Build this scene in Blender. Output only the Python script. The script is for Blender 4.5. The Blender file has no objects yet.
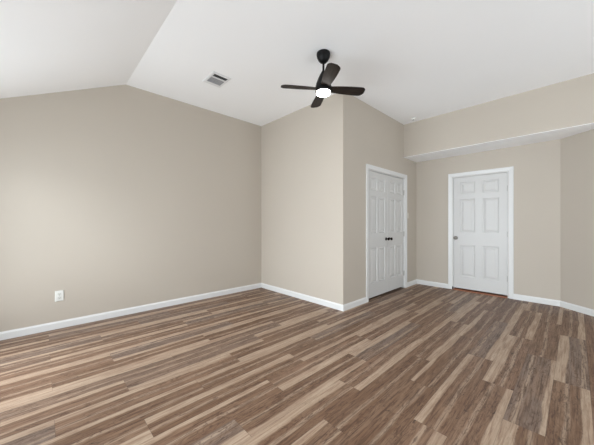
import bpy, bmesh, math
from mathutils import Vector, Matrix

# ---------------------------------------------------------------- camera, world, light, exposure
sc = bpy.context.scene
COL = sc.collection
PI = math.pi
H, HA, HC = 3.074, 2.46, 1.22            # main ceiling, alcove ceiling, camera height
YL, XB, YC, XH, XD, XR = 4.159, 3.039, 2.245, 4.927, 5.509, 0.817
XW, YR = -0.72, -2.9                     # window wall and the wall behind the camera
SL = 0.49                                # slope of the vaulted side

cam = bpy.data.cameras.new('camera')
cam.sensor_width = 36; cam.lens = 267.27 / 594 * 36
cam.shift_y = 0.88 / 594; cam.clip_start = 0.02
co = bpy.data.objects.new('camera', cam); COL.objects.link(co)
co.location = (0, 0, HC); co.rotation_euler = (PI / 2, 0, 0.8073 - PI / 2)
sc.camera = co

sc.view_settings.view_transform = 'Standard'
sc.view_settings.look = 'None'
sc.view_settings.gamma = 1
sc.view_settings.use_curve_mapping = False
sc.view_settings.exposure = 0.0

w = bpy.data.worlds.new('sky'); sc.world = w; w.use_nodes = True
w.node_tree.nodes['Background'].inputs[0].default_value = (0.75, 0.86, 1.0, 1)

WINDOWS = [(2.25, 3.85), (0.25, 1.85), (-2.3, -0.7)]     # y ranges of the windows in the window wall
WZ0, WZ1 = 0.10, 2.08
REARWIN_ADDED = [(0.6, 2.4), (2.9, 4.5)]                       # x ranges of unseen windows added for light behind the camera

def area(name, loc, rot, sx, sy, power, col):
    l = bpy.data.lights.new(name, 'AREA'); l.shape = 'RECTANGLE'; l.size = sx; l.size_y = sy
    l.energy = power; l.color = col
    o = bpy.data.objects.new(name, l); COL.objects.link(o); o.location = loc; o.rotation_euler = rot
    return o
DAY = (0.868, 0.943, 1.0)
zm = (WZ0 + WZ1) / 2
WORLD = 0.05; LAMP = 14
# daylight and added upward ceiling fill: kind, centre, heading (degrees from +x), tilt (up +), width, height, spread, watts
LIGHTS = [
    ('daylight', (XW - .02, 3.05, zm), 0, 0, 1.5, 1.8, 180, 29),
    ('daylight', (XW - .06, 3.05, zm), 0, 0, 1.5, 1.8, 90, 15),
    ('daylight', (XW - .02, 1.05, zm), 0, 0, 1.5, 1.8, 180, 23),
    ('daylight', (XW - .06, 1.05, zm), 0, 0, 1.5, 1.8, 90, 27),
    ('daylight', (XW - .02, -1.5, zm), 0, 0, 1.5, 1.8, 90, 30),
    ('sky_light', (XW - 3, 3.5, 3.4), 0, -30, 5, 1.6, 180, 400),
    ('ceiling_fill', (XW - 1.5, 3.2, .02), 0, 90, 3, 2.4, 180, 80),  # this and the next three: unseen lamps added to brighten the ceiling
    ('ceiling_fill', (XW - 1.5, 0, .02), 0, 90, 3, 2.4, 180, 30),
    ('ceiling_fill', (1.5, YR - .75, .75), 90, 35, 2.0, 1.3, 180, 100),
    ('ceiling_fill', (3.7, YR - .75, .75), 90, 35, 2.0, 1.3, 180, 72),
]
w.node_tree.nodes['Background'].inputs[1].default_value = WORLD
for kind, loc, head, tilt, lw, lh, spd, pw in LIGHTS:
    if pw <= 0: continue
    area(kind, loc, (PI / 2 + math.radians(tilt), 0, math.radians(head) - PI / 2), lw, lh, pw, DAY).data.spread = math.radians(spd)

# ---------------------------------------------------------------- helpers
def lin(r, g, b):
    f = lambda c: (c / 255 / 12.92) if c / 255 <= .04045 else ((c / 255 + .055) / 1.055) ** 2.4
    return (f(r), f(g), f(b), 1)

class NT:
    def __init__(s, name):
        s.m = bpy.data.materials.new(name); s.m.use_nodes = True; s.t = s.m.node_tree
        s.b = s.t.nodes['Principled BSDF']
    def n(s, typ, **kw):
        n = s.t.nodes.new(typ)
        for k, v in kw.items(): setattr(n, k, v)
        return n
    def put(s, sock, v):
        if isinstance(v, (int, float)): sock.default_value = v
        elif isinstance(v, tuple): sock.default_value = v
        else: s.t.links.new(v, sock)
    def math(s, op, a, b=0.0, c=0.0):
        n = s.n('ShaderNodeMath', operation=op)
        s.put(n.inputs[0], a); s.put(n.inputs[1], b)
        if len(n.inputs) > 2: s.put(n.inputs[2], c)
        return n.outputs[0]
    def comb(s, x, y, z):
        n = s.n('ShaderNodeCombineXYZ')
        for i, v in enumerate((x, y, z)): s.put(n.inputs[i], v)
        return n.outputs[0]
    def noise(s, vec, scale=1.0, detail=3.0, rough=.5, dist=0.0):
        n = s.n('ShaderNodeTexNoise'); s.put(n.inputs['Vector'], vec)
        n.inputs['Scale'].default_value = scale; n.inputs['Detail'].default_value = detail
        n.inputs['Roughness'].default_value = rough; n.inputs['Distortion'].default_value = dist
        return n.outputs[0]
    def white(s, v):
        n = s.n('ShaderNodeTexWhiteNoise', noise_dimensions='1D'); s.put(n.inputs['W'], v); return n.outputs[0]
    def ramp(s, v, lo, hi, a=0.0, b=1.0):
        n = s.n('ShaderNodeMapRange', interpolation_type='SMOOTHSTEP'); s.put(n.inputs[0], v)
        for i, q in enumerate((lo, hi, a, b)): s.put(n.inputs[i + 1], q)
        return n.outputs[0]
    def mix(s, f, a, b, mode='MIX'):
        n = s.n('ShaderNodeMix', data_type='RGBA', blend_type=mode)
        s.put(n.inputs[0], f); s.put(n.inputs[6], a); s.put(n.inputs[7], b)
        return n.outputs[2]
    def coord(s):
        return s.n('ShaderNodeTexCoord').outputs['Object']
    def bump(s, h, strength, dist):
        n = s.n('ShaderNodeBump'); n.inputs['Strength'].default_value = strength
        n.inputs['Distance'].default_value = dist; s.put(n.inputs['Height'], h)
        s.t.links.new(n.outputs[0], s.b.inputs['Normal'])

def paint(name, rgb, rough=.55, var=.015, scale=60, bs=.08, bd=.002, spec=.4):
    M = NT(name); c = M.coord(); c0 = lin(*rgb)
    n1 = M.noise(c, 1.3, 2)
    a = tuple(x * (1 - var) for x in c0[:3]) + (1,); b = tuple(x * (1 + var) for x in c0[:3]) + (1,)
    M.put(M.b.inputs['Base Color'], M.mix(n1, a, b))
    M.b.inputs['Roughness'].default_value = rough
    M.b.inputs['Specular IOR Level'].default_value = spec
    M.bump(M.noise(c, scale, 3), bs, bd)
    return M.m

m_wall = paint('greige_wall_paint', (191, 182, 170), .7, .02, 90, .12, .002, .25)
m_ceil = paint('white_ceiling_paint', (249, 249, 249), .85, .012, 70, .25, .004, .2)
m_trim = paint('white_trim_paint', (223, 223, 222), .35, .005, 40, .02, .001)
m_door = paint('white_door_paint', (205, 204, 202), .38, .01, 120, .05, .001)
m_plate = paint('white_plastic', (226, 226, 221), .35, .005, 40, .0, .001)
m_vent = paint('white_vent_enamel', (228, 228, 228), .4, .01, 40, .0, .001)
m_slat = paint('grey_slat_enamel', (160, 160, 162), .45, .02, 40, .0, .001)
m_dark = paint('duct_shade', (40, 40, 42), .8, .05, 20, .0, .001)
m_black = paint('matte_black_metal', (9, 9, 9), .45, .05, 30, .02, .001, .22)
m_ivory = paint('ivory_plastic', (206, 199, 188), .4, .005, 40, .0, .001)
m_slot = paint('dark_slot', (35, 33, 30), .6, .02, 20, .0, .001)
m_recept = paint('white_receptacle_plastic', (214, 214, 208), .35, .01, 20, .0, .001)

def metal(name, rgb, rough):
    M = NT(name); c0 = lin(*rgb)
    M.put(M.b.inputs['Base Color'], M.mix(M.noise(M.coord(), 50, 2), c0, tuple(x * .9 for x in c0[:3]) + (1,)))
    M.b.inputs['Metallic'].default_value = 1; M.b.inputs['Roughness'].default_value = rough
    return M.m
m_nickel = metal('satin_nickel', (150, 146, 140), .3)
m_bronze = metal('dark_bronze', (38, 33, 30), .35)

def wood_dark():
    M = NT('dark_walnut_blade'); c = M.coord()
    mp = M.n('ShaderNodeMapping'); mp.inputs['Scale'].default_value = (3, 60, 3); M.put(mp.inputs['Vector'], c)
    g = M.noise(mp.outputs[0], 1.5, 5, .65, .6)
    M.put(M.b.inputs['Base Color'], M.mix(M.ramp(g, .3, .7), lin(17, 13, 11), lin(50, 40, 34)))
    M.b.inputs['Roughness'].default_value = .45; M.b.inputs['Specular IOR Level'].default_value = .18
    M.bump(g, .2, .002)
    return M.m
m_blade = wood_dark()

def glow():
    M = NT('frosted_lit_diffuser')
    M.b.inputs['Base Color'].default_value = (1, 1, 1, 1)
    M.b.inputs['Emission Color'].default_value = (1.0, .95, .88, 1)
    M.b.inputs['Emission Strength'].default_value = LAMP
    return M.m
m_glow = glow()

def floor_mat():
    M = NT('wood_plank_flooring'); s = M
    sp = M.n('ShaderNodeSeparateXYZ'); M.put(sp.inputs[0], M.coord())
    X, Y = sp.outputs[0], sp.outputs[1]
    PW, PL = .193, 1.214
    v = M.math('DIVIDE', M.math('SUBTRACT', Y, .123 - PW * 40), PW)
    row = M.math('FLOOR', v); vin = M.math('FRACT', v)
    ph = M.math('ADD', row, 2.0)                                          # joints step by a third of a plank
    ph = M.math('MULTIPLY', M.math('MODULO', ph, 3.0), .40467)
    u = M.math('DIVIDE', M.math('SUBTRACT', M.math('SUBTRACT', X, .868 - PL * 20), ph), PL)
    colm = M.math('FLOOR', u); uin = M.math('FRACT', u)
    cell = M.math('ADD', M.math('MULTIPLY', row, 17.31), M.math('MULTIPLY', colm, 5.77))
    r1 = M.white(cell); r2 = M.white(M.math('ADD', cell, 101.3)); r3 = M.white(M.math('ADD', cell, 202.9))
    r4 = M.white(M.math('ADD', cell, 303.1)); r5 = M.white(M.math('ADD', cell, 404.7))
    off = M.math('MULTIPLY', r5, 37.0)
    # slowly wandering board strips printed inside each plank
    wob = M.noise(M.comb(M.math('MULTIPLY', X, 1.6), M.math('MULTIPLY', Y, 3.0), off), 1.0, 2)
    vw = M.math('ADD', vin, M.math('MULTIPLY', M.math('SUBTRACT', wob, .5), .30))
    side = M.math('GREATER_THAN', r3, .5)
    vf = M.math('ABSOLUTE', M.math('SUBTRACT', vw, side))                 # measured from one edge or the other
    edge = M.math('MULTIPLY_ADD', r2, .20, .18)
    strip = M.math('SUBTRACT', 1.0, M.ramp(M.math('SUBTRACT', vf, edge), -.035, .035))
    strip = M.math('MULTIPLY', strip, M.math('GREATER_THAN', r4, .08))
    strip2 = M.ramp(M.math('ABSOLUTE', M.math('SUBTRACT', vf, M.math('MULTIPLY_ADD', r4, .3, .55))), .03, .10, 1.0, 0.0)
    # fine straight grain, cathedral figure and small knots
    g1 = M.noise(M.comb(M.math('MULTIPLY', X, 3.5), M.math('MULTIPLY', Y, 95), off), 1.0, 6, .7, .35)
    g2 = M.noise(M.comb(M.math('MULTIPLY', X, 1.5), M.math('MULTIPLY', Y, 16), M.math('ADD', off, 9.0)), 1.0, 4, .6, 1.2)
    fg = M.noise(M.comb(M.math('MULTIPLY', X, 3.2), M.math('MULTIPLY', Y, 13), M.math('ADD', off, 4.0)), 1.0, 3, .55, .5)
    rings = M.math('FRACT', M.math('MULTIPLY', fg, 11.0))
    rings = M.ramp(M.math('ABSOLUTE', M.math('SUBTRACT', rings, .5)), .28, .5)
    streak = M.ramp(M.noise(M.comb(M.math('MULTIPLY', X, 11), M.math('MULTIPLY', Y, 60), M.math('ADD', off, 2.0)), 1.0, 4, .65, .8), .52, .68)
    kn = M.noise(M.comb(M.math('MULTIPLY', X, 10), M.math('MULTIPLY', Y, 32), off), 1.0, 4, .7, 1.5)
    knot = M.ramp(kn, .60, .70)
    patch = M.ramp(M.noise(M.comb(M.math('MULTIPLY', X, 2.0), M.math('MULTIPLY', Y, 9), M.math('ADD', off, 6.0)), 1.0, 2), .40, .60)
    brown = M.mix(r1, FL['brown_a'], FL['brown_b'])
    base = M.mix(M.ramp(r4, .58, .82), brown, FL['grey'])
    base = M.mix(M.math('MULTIPLY', M.ramp(g2, .42, .62), .6), base, FL['tan'])
    light = M.mix(M.math('MULTIPLY', M.ramp(g2, .35, .7), .7), FL['light'], FL['light_b'])
    base = M.mix(M.math('MULTIPLY', strip2, .6), base, light)
    c = M.mix(M.math('MULTIPLY', strip, .9), base, light)
    body = M.math('SUBTRACT', 1.0, M.math('MULTIPLY', strip, .75))
    c = M.mix(M.math('MULTIPLY', M.ramp(g1, .45, .64), .72), c, M.mix(strip, FL['dark'], FL['brown_b']))
    c = M.mix(M.math('MULTIPLY', M.math('MULTIPLY', rings, M.math('MULTIPLY', body, patch)), .55), c, FL['dark'])
    c = M.mix(M.math('MULTIPLY', M.math('MULTIPLY', streak, body), .65), c, FL['dark'])
    c = M.mix(M.math('MULTIPLY', M.math('MULTIPLY', knot, M.math('MULTIPLY', body, patch)), .9), c, FL['knot'])
    # seams
    sv = M.math('MULTIPLY', M.math('SUBTRACT', .5, M.math('ABSOLUTE', M.math('SUBTRACT', vin, .5))), PW)
    su = M.math('MULTIPLY', M.math('SUBTRACT', .5, M.math('ABSOLUTE', M.math('SUBTRACT', uin, .5))), PL)
    seam = M.math('SUBTRACT', 1.0, M.ramp(M.math('MINIMUM', sv, su), .0003, .0017))
    c = M.mix(M.math('MULTIPLY', seam, .45), c, FL['knot'])
    M.put(M.b.inputs['Base Color'], c)
    M.put(M.b.inputs['Roughness'], M.math('MULTIPLY_ADD', g1, .18, .36))
    M.b.inputs['Specular IOR Level'].default_value = .32
    M.bump(M.math('SUBTRACT', M.math('MULTIPLY', g1, -.3), seam), .25, .0015)
    return M.m
FL = dict(brown_a=lin(115, 87, 67), brown_b=lin(132, 103, 83), grey=lin(126, 108, 96), tan=lin(142, 115, 94),
          light=lin(185, 163, 141), light_b=lin(152, 128, 108), dark=lin(72, 49, 37), knot=lin(36, 24, 18))
m_floor = floor_mat()
def thresh():
    M = NT('red_brown_wood'); c = M.coord()
    mp = M.n('ShaderNodeMapping'); mp.inputs['Scale'].default_value = (60, 3, 3); M.put(mp.inputs['Vector'], c)
    M.put(M.b.inputs['Base Color'], M.mix(M.noise(mp.outputs[0], 1, 4), lin(140, 84, 60), lin(196, 132, 100)))
    M.b.inputs['Roughness'].default_value = .4
    return M.m
m_thresh = thresh()
def pane():
    M = NT('window_glass'); t = M.t
    tr = M.n('ShaderNodeBsdfTransparent'); gl = M.n('ShaderNodeBsdfGlossy'); gl.inputs['Roughness'].default_value = .02
    mx = M.n('ShaderNodeMixShader'); mx.inputs[0].default_value = .06
    t.links.new(tr.outputs[0], mx.inputs[1]); t.links.new(gl.outputs[0], mx.inputs[2])
    t.links.new(mx.outputs[0], t.nodes['Material Output'].inputs[0])
    return M.m
m_glass = pane()

def obj(name, bm, mat, parent=None, loc=None, rotz=None, smooth=False, kind=None, bevel=0):
    me = bpy.data.meshes.new(name)
    bmesh.ops.recalc_face_normals(bm, faces=bm.faces[:])
    bm.to_mesh(me); bm.free()
    if smooth:
        me.shade_smooth()
        me.set_sharp_from_angle(angle=math.radians(40))
    o = bpy.data.objects.new(name, me); COL.objects.link(o); me.materials.append(mat)
    if parent: o.parent = parent
    if loc: o.location = loc
    if rotz is not None: o.rotation_euler = (0, 0, rotz)
    if kind: o['kind'] = kind
    if bevel:
        b = o.modifiers.new('bevel', 'BEVEL'); b.width = bevel; b.segments = 2; b.limit_method = 'ANGLE'
    return o

def empty(name, loc=(0, 0, 0), rotz=0, label=None, cat=None, kind=None):
    o = bpy.data.objects.new(name, None); COL.objects.link(o); o.location = loc; o.rotation_euler = (0, 0, rotz)
    o.empty_display_size = .05
    if label: o['label'] = label
    if cat: o['category'] = cat
    if kind: o['kind'] = kind
    return o

def box(bm, x0, x1, y0, y1, z0, z1, mat=None):
    vs = [bm.verts.new((x, y, z)) for x in (x0, x1) for y in (y0, y1) for z in (z0, z1)]
    if mat:
        for v in vs: v.co = mat @ v.co
    for f in ((0, 1, 3, 2), (4, 6, 7, 5), (0, 4, 5, 1), (2, 3, 7, 6), (0, 2, 6, 4), (1, 5, 7, 3)):
        bm.faces.new([vs[i] for i in f])

def prism(bm, pts, z0, z1):
    a = [bm.verts.new((x, y, z0)) for x, y in pts]; b = [bm.verts.new((x, y, z1)) for x, y in pts]
    n = len(pts)
    bm.faces.new(a[::-1]); bm.faces.new(b)
    for i in range(n): bm.faces.new([a[i], a[(i + 1) % n], b[(i + 1) % n], b[i]])

def sweep(bm, prof, path, closed=False):
    """prof: (out, up) pairs; path: 3D frames (origin, out_vec, up_vec)"""
    rings = [[bm.verts.new(o + a * p[0] + b * p[1]) for p in prof] for o, a, b in path]
    n = len(prof)
    for i in range(len(rings) - 1):
        for j in range(n): bm.faces.new([rings[i][j], rings[i][(j + 1) % n], rings[i + 1][(j + 1) % n], rings[i + 1][j]])
    bm.faces.new(rings[0][::-1]); bm.faces.new(rings[-1])

def lathe(bm, prof, n=40, mat=None):
    rings = []
    for r, z in prof:
        if r < 1e-6: rings.append([bm.verts.new((0, 0, z))])
        else: rings.append([bm.verts.new((r * math.cos(2 * PI * i / n), r * math.sin(2 * PI * i / n), z)) for i in range(n)])
    for a, b in zip(rings, rings[1:]):
        for i in range(n):
            j = (i + 1) % n
            if len(a) == 1 and len(b) == 1: continue
            if len(a) == 1: bm.faces.new([a[0], b[j], b[i]])
            elif len(b) == 1: bm.faces.new([a[i], a[j], b[0]])
            else: bm.faces.new([a[i], a[j], b[j], b[i]])
    for rg in (rings[0], rings[-1]):
        if len(rg) > 1: bm.faces.new(rg)
    if mat:
        for v in bm.verts: v.co = mat @ v.co

# ---------------------------------------------------------------- the setting
T = .1
X1 = 5.72
bm = bmesh.new(); box(bm, XW - T, 7.0, YR - T, YL + T, -.08, 0); obj('floor', bm, m_floor, kind='structure')

# flat ceiling that folds down towards the window wall
bm = bmesh.new()
zc = H - (XR - XW + .3) * SL
xs = [(XW - .3, zc), (XR, H), (7.0, H)]
lo = [[bm.verts.new((x, y, z)) for x, z in xs] for y in (YR - T, YL + T)]
hi = [[bm.verts.new((x, y, z + .1)) for x, z in xs] for y in (YR - T, YL + T)]
for i in range(2):
    bm.faces.new([lo[0][i], lo[0][i + 1], lo[1][i + 1], lo[1][i]])
    bm.faces.new([hi[0][i], hi[0][i + 1], hi[1][i + 1], hi[1][i]])
    for k in (0, 1): bm.faces.new([lo[k][i], lo[k][i + 1], hi[k][i + 1], hi[k][i]])
for i in (0, 2): bm.faces.new([lo[0][i], lo[1][i], hi[1][i], hi[0][i]])
obj('ceiling', bm, m_ceil, kind='structure')

def ceil_z(x): return H if x >= XR else H - (XR - x) * SL

def wall_xprofile(name, y0, y1, xa, xb, holes=()):
    """wall in a y = const plane whose top follows the ceiling; holes = (x0, x1, z0, z1)"""
    bm = bmesh.new()
    cuts = sorted(set([xa, xb] + ([XR] if xa < XR < xb else []) + [v for h in holes for v in h[:2]]))
    def cell(x0, x1, b0, b1, t0, t1):
        vs = [bm.verts.new(p) for p in ((x0, y0, b0), (x1, y0, b1), (x1, y0, t1), (x0, y0, t0),
                                        (x0, y1, b0), (x1, y1, b1), (x1, y1, t1), (x0, y1, t0))]
        for f in ((0, 1, 2, 3), (4, 5, 6, 7), (0, 1, 5, 4), (1, 2, 6, 5), (2, 3, 7, 6), (3, 0, 4, 7)): bm.faces.new([vs[i] for i in f])
    for a, b in zip(cuts, cuts[1:]):
        hs = [h for h in holes if h[0] <= a and h[1] >= b]
        ta, tb = ceil_z(a) + .05, ceil_z(b) + .05
        if not hs: cell(a, b, 0, 0, ta, tb)
        else:
            h = hs[0]
            if h[2] > 0: cell(a, b, 0, 0, h[2], h[2])
            cell(a, b, h[3], h[3], ta, tb)
    return obj(name, bm, m_wall, kind='structure')

def wall_y(name, x0, x1, ya, yb, top, holes=()):
    bm = bmesh.new()
    cuts = sorted(set([ya, yb] + [v for h in holes for v in h[:2]]))
    for a, b in zip(cuts, cuts[1:]):
        hs = [h for h in holes if h[0] <= a and h[1] >= b]
        if not hs: box(bm, x0, x1, a, b, 0, top)
        else:
            h = hs[0]
            if h[2] > 0: box(bm, x0, x1, a, b, 0, h[2])
            box(bm, x0, x1, a, b, h[3], top)
    return obj(name, bm, m_wall, kind='structure')

CX0, CX1, CZ = 3.690, 4.976, 2.072          # closet opening
EY0, EY1, EZ = 0.766, 1.587, 2.072          # entry opening
wall_xprofile('wall_left', YL, YL + T, XW - T, 6.9)
wall_y('wall_closet_side', XB, XB + T, YC, YL, H + .05)
wall_xprofile('wall_closet_front', YC, YC + T, XB + T, XD, [(CX0, CX1, 0, CZ)])
wall_y('wall_back', XD, XD + T, .159, YC + T, H + .05, [(EY0, EY1, 0, EZ)])
# angled wall meeting the header line
A = Vector((XD, .159)); EA = .8786; D = Vector((-math.cos(EA), -math.sin(EA)))
tt = (XD - XH) / math.cos(EA); B = A + D * tt
nrm = Vector((math.sin(EA), -math.cos(EA)))           # outward
bm = bmesh.new()
prism(bm, [tuple(A), tuple(B), tuple(B + nrm * .1), tuple(A + nrm * .1)], 0, H + .05)
obj('wall_angled', bm, m_wall, kind='structure')
wall_y('wall_front', XH, XH + T, YR, B.y, H + .05)
wall_y('wall_window', XW - T, XW, YR - T, YL, ceil_z(XW) + .03, [(a, b, WZ0, WZ1) for a, b in WINDOWS])
wall_xprofile('wall_rear', YR - T, YR, XW, XH + T, [(a, b, WZ0, WZ1) for a, b in REARWIN_ADDED])
# dropped header and the lower alcove ceiling behind it
bm = bmesh.new(); box(bm, XH, XH + .09, B.y, YC, HA + .004, H + .05)
obj('wall_header', bm, m_wall, kind='structure')
bm = bmesh.new()
prism(bm, [(XH + .001, YC), (XH + .001, B.y - .0), tuple(A + Vector((-.0, -.0))), (XD, YC)], HA - .002, HA + .05)
obj('ceiling_alcove', bm, m_ceil, kind='structure')
# space behind the two doors
bm = bmesh.new()
box(bm, 6.9, 7.0, YR, YL, 0, H + .05); obj('wall_hall', bm, m_wall, kind='structure')
bm = bmesh.new(); box(bm, XD + T, 6.9, YC + .0, YC + T, 0, H + .05)
obj('wall_hall_side', bm, m_wall, kind='structure')

# unseen windows that give the daylight; the rear ones are added for light
def window(idx, c0, c1, wall):
    r = empty('window_%d' % idx, kind='structure')
    if wall == 'x':
        M = Matrix.Translation((XW - .05, c0, WZ0)) @ Matrix.Rotation(PI / 2, 4, 'Z')
    else:
        M = Matrix.Translation((c0, YR - .05, WZ0))
    wd, ht = c1 - c0, WZ1 - WZ0
    bm = bmesh.new()
    for a in ((0, wd, 0, .05), (0, wd, ht - .05, ht), (0, .05, .05, ht - .05), (wd - .05, wd, .05, ht - .05), (.05, wd - .05, ht / 2 - .02, ht / 2 + .02)):
        box(bm, a[0], a[1], -.03, .03, a[2], a[3], M)
    obj('window_frame', bm, m_trim, r)
    bm = bmesh.new(); box(bm, .05, wd - .05, -.043, -.037, .05, ht - .05, M); obj('window_pane', bm, m_glass, r)
k = 0
for a, b in WINDOWS: k += 1; window(k, a, b, 'x')
for a, b in REARWIN_ADDED: k += 1; window(k, a, b, 'y')

# baseboards: one mitred moulding per wall
BH, BT = .086, .014
BPROF = [(0, 0), (BT, 0), (BT, BH - .02), (BT * .75, BH - .012), (BT * .45, BH - .006), (BT * .35, BH), (0, BH)]
def baseboard(name, p, q, inward, m0=0.0, m1=0.0):
    """p, q on the wall foot; m0, m1 = how much the outer face is shortened (+) or lengthened (-) at each end per unit of thickness"""
    p = Vector((*p, 0.0)); q = Vector((*q, 0.0)); d = (q - p).normalized(); a = Vector((*inward, 0)).normalized()
    bm = bmesh.new(); up = Vector((0, 0, 1))
    r0 = [bm.verts.new(p + a * u + up * v + d * (m0 * u)) for u, v in BPROF]
    r1 = [bm.verts.new(q + a * u + up * v - d * (m1 * u)) for u, v in BPROF]
    n = len(BPROF)
    for j in range(n): bm.faces.new([r0[j], r0[(j + 1) % n], r1[(j + 1) % n], r1[j]])
    bm.faces.new(r0[::-1]); bm.faces.new(r1)
    obj(name, bm, m_trim, kind='structure')
CW = .068                                   # casing width
baseboard('baseboard_left', (XW, YL), (XB, YL), (0, -1), 1, 1)
baseboard('baseboard_closet_side', (XB, YL), (XB, YC), (-1, 0), 1, -1)
baseboard('baseboard_closet_front', (XB, YC), (CX0 - CW + .004, YC), (0, -1), -1, 0)
baseboard('baseboard_closet_corner', (CX1 + CW - .004, YC), (XD, YC), (0, -1), 0, 1)
baseboard('baseboard_back', (XD, YC), (XD, EY1 + CW - .004), (-1, 0), 1, 0)
mt = math.tan((PI / 2 - EA) / 2)
baseboard('baseboard_entry', (XD, EY0 - CW + .004), tuple(A), (-1, 0), 0, mt)
baseboard('baseboard_angled', tuple(A), tuple(B), tuple(-nrm), mt, -math.tan(EA / 2) * 0)
baseboard('baseboard_front', tuple(B), (XH, YR), (-1, 0), 0, 1)
baseboard('baseboard_rear', (XH, YR), (XW, YR), (0, 1), 1, 1)
baseboard('baseboard_window', (XW, YR), (XW, YL), (1, 0), 1, 1)

# ---------------------------------------------------------------- doors
def leaf_mesh(W, Hh, Tk, panels):
    """panelled leaf: x 0..W, z 0..Hh, face at y = 0 (towards -y), back at y = Tk"""
    bm = bmesh.new()
    xs = sorted({0, W} | {p[0] for p in panels} | {p[1] for p in panels})
    zs = sorted({0, Hh} | {p[2] for p in panels} | {p[3] for p in panels})
    cache = {}
    def V(x, y, z):
        k = (round(x, 5), round(y, 5), round(z, 5))
        if k not in cache: cache[k] = bm.verts.new((x, y, z))
        return cache[k]
    def ispanel(x, z): return any(p[0] < x < p[1] and p[2] < z < p[3] for p in panels)
    for yy, sgn in ((0, 1), (Tk, -1)):
        for i in range(len(xs) - 1):
            for j in range(len(zs) - 1):
                if ispanel((xs[i] + xs[i + 1]) / 2, (zs[j] + zs[j + 1]) / 2): continue
                bm.faces.new([V(xs[i], yy, zs[j]), V(xs[i + 1], yy, zs[j]), V(xs[i + 1], yy, zs[j + 1]), V(xs[i], yy, zs[j + 1])])
        for p in panels:
            prev = None
            for ins, dep in ((0, 0), (.006, .010), (.016, .012), (.024, .011), (.050, .003)):
                if p[1] - p[0] < .13 and ins > .04: ins = .042
                y = yy + sgn * dep
                rg = [V(p[0] + ins, y, p[2] + ins), V(p[1] - ins, y, p[2] + ins), V(p[1] - ins, y, p[3] - ins), V(p[0] + ins, y, p[3] - ins)]
                if prev:
                    for a in range(4): bm.faces.new([prev[a], prev[(a + 1) % 4], rg[(a + 1) % 4], rg[a]])
                prev = rg
            bm.faces.new(prev)
    for i in range(len(xs) - 1):
        for z in (0, Hh): bm.faces.new([V(xs[i], 0, z), V(xs[i + 1], 0, z), V(xs[i + 1], Tk, z), V(xs[i], Tk, z)])
    for j in range(len(zs) - 1):
        for x in (0, W): bm.faces.new([V(x, 0, zs[j]), V(x, 0, zs[j + 1]), V(x, Tk, zs[j + 1]), V(x, Tk, zs[j])])
    return bm

def casing(parent, x0, x1, zt, jd):
    """U of moulding round an opening x0..x1 high zt, on the face y = 0 (towards -y), plus the jamb lining jd deep"""
    prof = [(0.004, 0), (0.004, .008), (.012, .011), (.030, .012), (.052, .017), (CW - .004, .018), (CW, .014), (CW, 0)]
    Yv = Vector((0, -1, 0))
    bm = bmesh.new(); s = Vector
    fr = [(s((x0, 0, 0)), s((-1, 0, 0)), Yv), (s((x0, 0, zt)), s((-1, 0, 1)), Yv),
          (s((x1, 0, zt)), s((1, 0, 1)), Yv), (s((x1, 0, 0)), s((1, 0, 0)), Yv)]
    sweep(bm, prof, fr)
    obj('casing', bm, m_trim, parent)
    bm = bmesh.new(); j = .010
    box(bm, x0, x0 + j, 0, jd, 0, zt); box(bm, x1 - j, x1, 0, jd, 0, zt); box(bm, x0 + j, x1 - j, 0, jd, zt - j, zt)
    return obj('jamb', bm, m_trim, parent)

def knob(parent, x, z, mat, r=.026):
    bm = bmesh.new()
    R = Matrix.Translation((x, 0, z)) @ Matrix.Rotation(PI / 2, 4, 'X')
    lathe(bm, [(0, 0), (r * 1.12, 0), (r * 1.15, .004), (r * .95, .009), (r * .42, .012), (r * .40, .028), (r * .62, .034), (r * .96, .042),
               (r * 1.02, .050), (r * .92, .058), (r * .6, .064), (0, .066)], 28, R)
    return obj('knob', bm, mat, parent, smooth=True)

def hinge(parent, x, z, mat):
    bm = bmesh.new()
    lathe(bm, [(0, -.047), (.004, -.047), (.0062, -.043), (.0062, .043), (.004, .047), (0, .047)], 14, Matrix.Translation((x, -.004, z)))
    box(bm, x - .015, x + .015, .0006, .003, z - .042, z + .042)
    return obj('hinge', bm, mat, parent, smooth=True)

# door_1: closet pair in the y = YC wall, facing -y
d1 = empty('door_1', (0, YC, 0), kind='structure')
casing(d1, CX0, CX1, CZ, T)
LW = (CX1 - CX0 - .02 - .009) / 2
ZB, LH = .035, CZ - .012 - .004 - .035
def pans(W, c, dz):
    return [(a, b, z0 - dz, z1 - dz) for a, b in c for z0, z1 in ((.262, .825), (1.06, 1.655), (1.755, 1.965))]
colsC = [(.088, .283), (LW - .283, LW - .088)]
for i in range(2):
    x0 = CX0 + .010 + .003 + i * (LW + .003)
    lf = obj('door_leaf', leaf_mesh(LW, LH, .035, pans(LW, colsC, ZB)), m_door, d1, loc=(x0, .016, ZB))
    knob(lf, LW - .052 if i == 0 else .052, .952 - ZB, m_bronze, .024)
    for z in (.28, 1.02, 1.80): hinge(lf, -.002 if i == 0 else LW + .002, z - ZB, m_nickel if i else m_trim)
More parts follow.
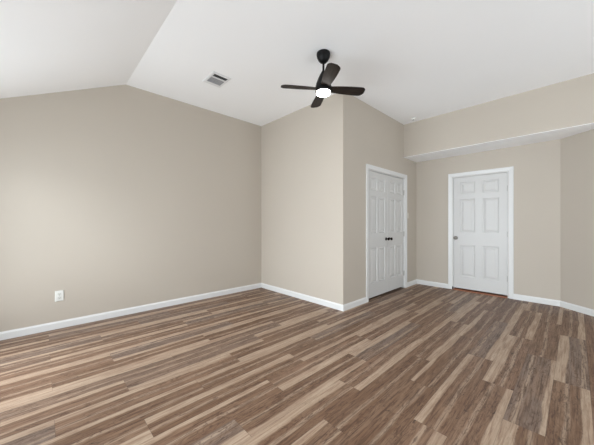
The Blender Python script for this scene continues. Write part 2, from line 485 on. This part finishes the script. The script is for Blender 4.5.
# door_2: entry door in the x = XD wall, facing -x   (local x runs towards -y)
d2 = empty('door_2', (XD, EY1, 0), -PI / 2, kind='structure')
EW = EY1 - EY0
casing(d2, 0, EW, EZ, T)
LW2 = EW - .02 - .007
cols2 = [(.113, .340), (LW2 - .340, LW2 - .113)]
ZB2 = .040
lf = obj('door_leaf', leaf_mesh(LW2, EZ - .014 - ZB2, .04, pans(LW2, cols2, ZB2)), m_door, d2, loc=(.0135, .012, ZB2))
knob(lf, .040, .955 - ZB2, m_nickel, .029)
for z in (.312, 1.04, 1.797): hinge(lf, LW2 + .004, z - ZB2, m_nickel)
bm = bmesh.new(); box(bm, .011, EW - .011, -.014, T + .02, 0, .012); obj('threshold', bm, m_thresh, d2, bevel=.003)
bm = bmesh.new(); box(bm, .002, .012, -.016, -.001, .002, .055)  # dark block shaped in place of the shadow at the jamb foot
o = obj('jamb_foot_shadow', bm, m_bronze, d2); o['label'] = 'small dark block standing in for shadow at the foot of the jamb'

# ---------------------------------------------------------------- ceiling fan
FX, FY, FZ = 2.217, 1.901, 2.68
fan = empty('ceiling_fan', (FX, FY, H), math.radians(233.5),
            'black ceiling fan with four dark wood blades and a lit round lamp', 'ceiling fan')
def fz(z): return z - H
bm = bmesh.new()
lathe(bm, [(0, 0), (.066, 0), (.073, -.006), (.0745, -.022), (.069, -.052), (.054, -.082), (.034, -.104), (.020, -.112), (0, -.113)])
obj('canopy', bm, m_black, fan, smooth=True)
bm = bmesh.new(); lathe(bm, [(0, -.10), (.0115, -.10), (.0115, fz(2.85)), (0, fz(2.85))], 20)
obj('downrod', bm, m_black, fan, smooth=True)
bm = bmesh.new()
lathe(bm, [(0, fz(2.872)), (.018, fz(2.872)), (.024, fz(2.860)), (.036, fz(2.838)), (.052, fz(2.806)), (.067, fz(2.772)), (.079, fz(2.738)),
           (.086, fz(2.705)), (.088, fz(2.672)), (.088, fz(2.652)), (.084, fz(2.646)), (0, fz(2.646))], 48)
obj('motor_housing', bm, m_black, fan, smooth=True)
bm = bmesh.new()
lathe(bm, [(0, fz(2.6465)), (.076, fz(2.6465)), (.077, fz(2.638)), (.074, fz(2.628)), (.063, fz(2.621)), (.04, fz(2.617)), (0, fz(2.615))], 48)
obj('lamp_diffuser', bm, m_glow, fan, smooth=True)
# blade: chord widens outwards, rounded slanted tip, pitched about its own length
def blade_mesh():
    bm = bmesh.new()
    st = []
    R0, R1 = .070, .462
    n = 22
    for i in range(n + 1):
        t = i / n; r = R0 + (R1 - R0) * t
        le = .042 + .026 * math.sin(min(1, t / .8) * PI / 2)      # leading half chord
        te = -.046 - .016 * math.sin(min(1, t / .7) * PI / 2)
        if t > .86:
            q = (t - .86) / .14; le *= max(.0, 1 - q ** 2.6 * .62); te *= max(.0, 1 - q ** 3.2 * .50)
        st.append((r, le, te))
    pitch = math.tan(math.radians(12)); th = .006
    m = 6; top = []; bot = []
    for r, le, te in st:
        a = []; b = []
        for j in range(m + 1):
            y = te + (le - te) * j / m
            z = -pitch * y
            e = th * (.35 if j in (0, m) else .5)
            a.append(bm.verts.new((r, y, z + e))); b.append(bm.verts.new((r, y, z - e)))
        top.append(a); bot.append(b)
    for i in range(n):
        for j in range(m):
            bm.faces.new([top[i][j], top[i + 1][j], top[i + 1][j + 1], top[i][j + 1]])
            bm.faces.new([bot[i][j], bot[i][j + 1], bot[i + 1][j + 1], bot[i + 1][j]])
        for j in (0, m): bm.faces.new([top[i][j], bot[i][j], bot[i + 1][j], top[i + 1][j]])
    for i in (0, n):
        for j in range(m): bm.faces.new([top[i][j], top[i][j + 1], bot[i][j + 1], bot[i][j]])
    return bm
for k in range(4):
    b = obj('blade', blade_mesh(), m_blade, fan, loc=(0, 0, fz(FZ)), rotz=k * PI / 2, smooth=True)
    bm = bmesh.new()
    box(bm, .05, .115, -.020, .020, .002, .010, Matrix.Rotation(-math.radians(12), 4, 'X'))
    obj('blade_bracket', bm, m_black, b, bevel=.003)

# ---------------------------------------------------------------- ceiling vent
vx0, vx1, vy0, vy1 = 1.512, 1.762, 3.050, 3.362
vent = empty('ceiling_vent', ((vx0 + vx1) / 2, (vy0 + vy1) / 2, H), 0,
             'white rectangular ceiling air vent with two banks of slats', 'air vent')
hx, hy = (vx1 - vx0) / 2, (vy1 - vy0) / 2
def ring(bm, rects):
    rg = [[bm.verts.new((x, y, z)) for x, y in ((x0, y0), (x1, y0), (x1, y1), (x0, y1))] for x0, x1, y0, y1, z in rects]
    for p, q in zip(rg, rg[1:] + rg[:1]):
        for a in range(4): bm.faces.new([p[a], p[(a + 1) % 4], q[(a + 1) % 4], q[a]])
ox0, ox1, oy0, oy1 = -.092, .094, -.124, .100
bm = bmesh.new()
ring(bm, [(-hx, hx, -hy, hy, -.0005), (-hx, hx, -hy, hy, -.003), (-hx + .006, hx - .006, -hy + .006, hy - .006, -.009),
          (ox0 - .003, ox1 + .003, oy0 - .003, oy1 + .003, -.012), (ox0, ox1, oy0, oy1, -.010), (ox0, ox1, oy0, oy1, -.0005)])
obj('frame', bm, m_vent, vent)
bm = bmesh.new(); box(bm, ox0, ox1, -.056, -.034, -.0105, -.001); obj('centre_bar', bm, m_vent, vent)
bm = bmesh.new(); box(bm, ox0, ox1, oy0, oy1, -.0015, -.0005); obj('duct_shade_sheet', bm, m_dark, vent)  # flat dark sheet in place of the shade inside the duct
for y0, y1, ns, tilt in ((oy0, -.056, 4, 40), (-.034, oy1, 8, -20)):
    for i in range(ns):
        y = y0 + (y1 - y0) * (i + .5) / ns
        bm = bmesh.new()
        M = Matrix.Translation((0, y, -.0066)) @ Matrix.Rotation(math.radians(tilt), 4, 'X')
        box(bm, ox0, ox1, -.0048, .0048, -.0005, .0005, M)
        obj('slat', bm, m_slat, vent)

# ---------------------------------------------------------------- small round ceiling sensor
s = empty('ceiling_sensor', (4.735, 1.985, H), 0, 'tiny round white ceiling fixture with dark centre near the header corner', 'sensor')
bm = bmesh.new(); lathe(bm, [(0, -.0005), (.034, -.0005), (.036, -.010), (.032, -.022), (.018, -.029), (0, -.030)], 32)
obj('base', bm, m_plate, s, smooth=True)
bm = bmesh.new(); lathe(bm, [(0, -.0290), (.010, -.0290), (.010, -.035), (.006, -.038), (0, -.038)], 20)
obj('nozzle', bm, m_slot, s, smooth=True)

# ---------------------------------------------------------------- wall outlet on the left wall
def plate_mesh(w, h, t):
    bm = bmesh.new()
    rg = []
    for ins, y in ((0, 0), (0, -t * .4), (.003, -t * .85), (.007, -t)):
        rg.append([bm.verts.new((sx * (w / 2 - ins), y, sz * (h / 2 - ins))) for sx, sz in ((-1, -1), (1, -1), (1, 1), (-1, 1))])
    for p, q in zip(rg, rg[1:]):
        for a in range(4): bm.faces.new([p[a], p[(a + 1) % 4], q[(a + 1) % 4], q[a]])
    bm.faces.new(rg[0]); bm.faces.new(rg[-1])
    return bm
out = empty('wall_outlet', (.153, YL - .0005, .377), 0, 'white duplex power outlet low on the long left wall', 'outlet')
obj('cover_plate', plate_mesh(.078, .122, .009), m_plate, out)
for dz in (.0225, -.0225):
    bm = bmesh.new(); pts = []
    for i in range(28):
        a = 2 * PI * i / 28; x = .0175 * math.cos(a); z = max(-.0135, min(.0135, .0175 * math.sin(a)))
        pts.append((x, z))
    f0 = [bm.verts.new((x, -.0088, z)) for x, z in pts]; f1 = [bm.verts.new((x, -.0115, z)) for x, z in pts]
    bm.faces.new(f0); bm.faces.new(f1)
    for i in range(28): bm.faces.new([f0[i], f0[(i + 1) % 28], f1[(i + 1) % 28], f1[i]])
    r = obj('receptacle', bm, m_recept, out, loc=(0, 0, dz))
    bm = bmesh.new()
    box(bm, -.0075, -.0055, -.0119, -.0113, -.001, .007); box(bm, .0055, .0075, -.0119, -.0113, -.001, .006)
    box(bm, -.0022, .0022, -.0119, -.0113, -.0095, -.0055)
    obj('slots', bm, m_slot, r)
bm = bmesh.new(); lathe(bm, [(0, 0), (.003, 0), (.003, .0012), (0, .0018)], 12, Matrix.Translation((0, -.009, 0)) @ Matrix.Rotation(PI / 2, 4, 'X'))
obj('screw', bm, m_nickel, out)

# ---------------------------------------------------------------- light switch beside the closet doors
sw = empty('light_switch', (5.112, YC - .0005, 1.372), 0, 'small ivory light switch on the wall right of the closet doors', 'light switch')
obj('cover_plate', plate_mesh(.060, .104, .006), m_ivory, sw)
bm = bmesh.new(); box(bm, -.0045, .0045, -.014, -.005, -.002, .012, Matrix.Rotation(.25, 4, 'X')); obj('toggle', bm, m_ivory, sw, bevel=.001)
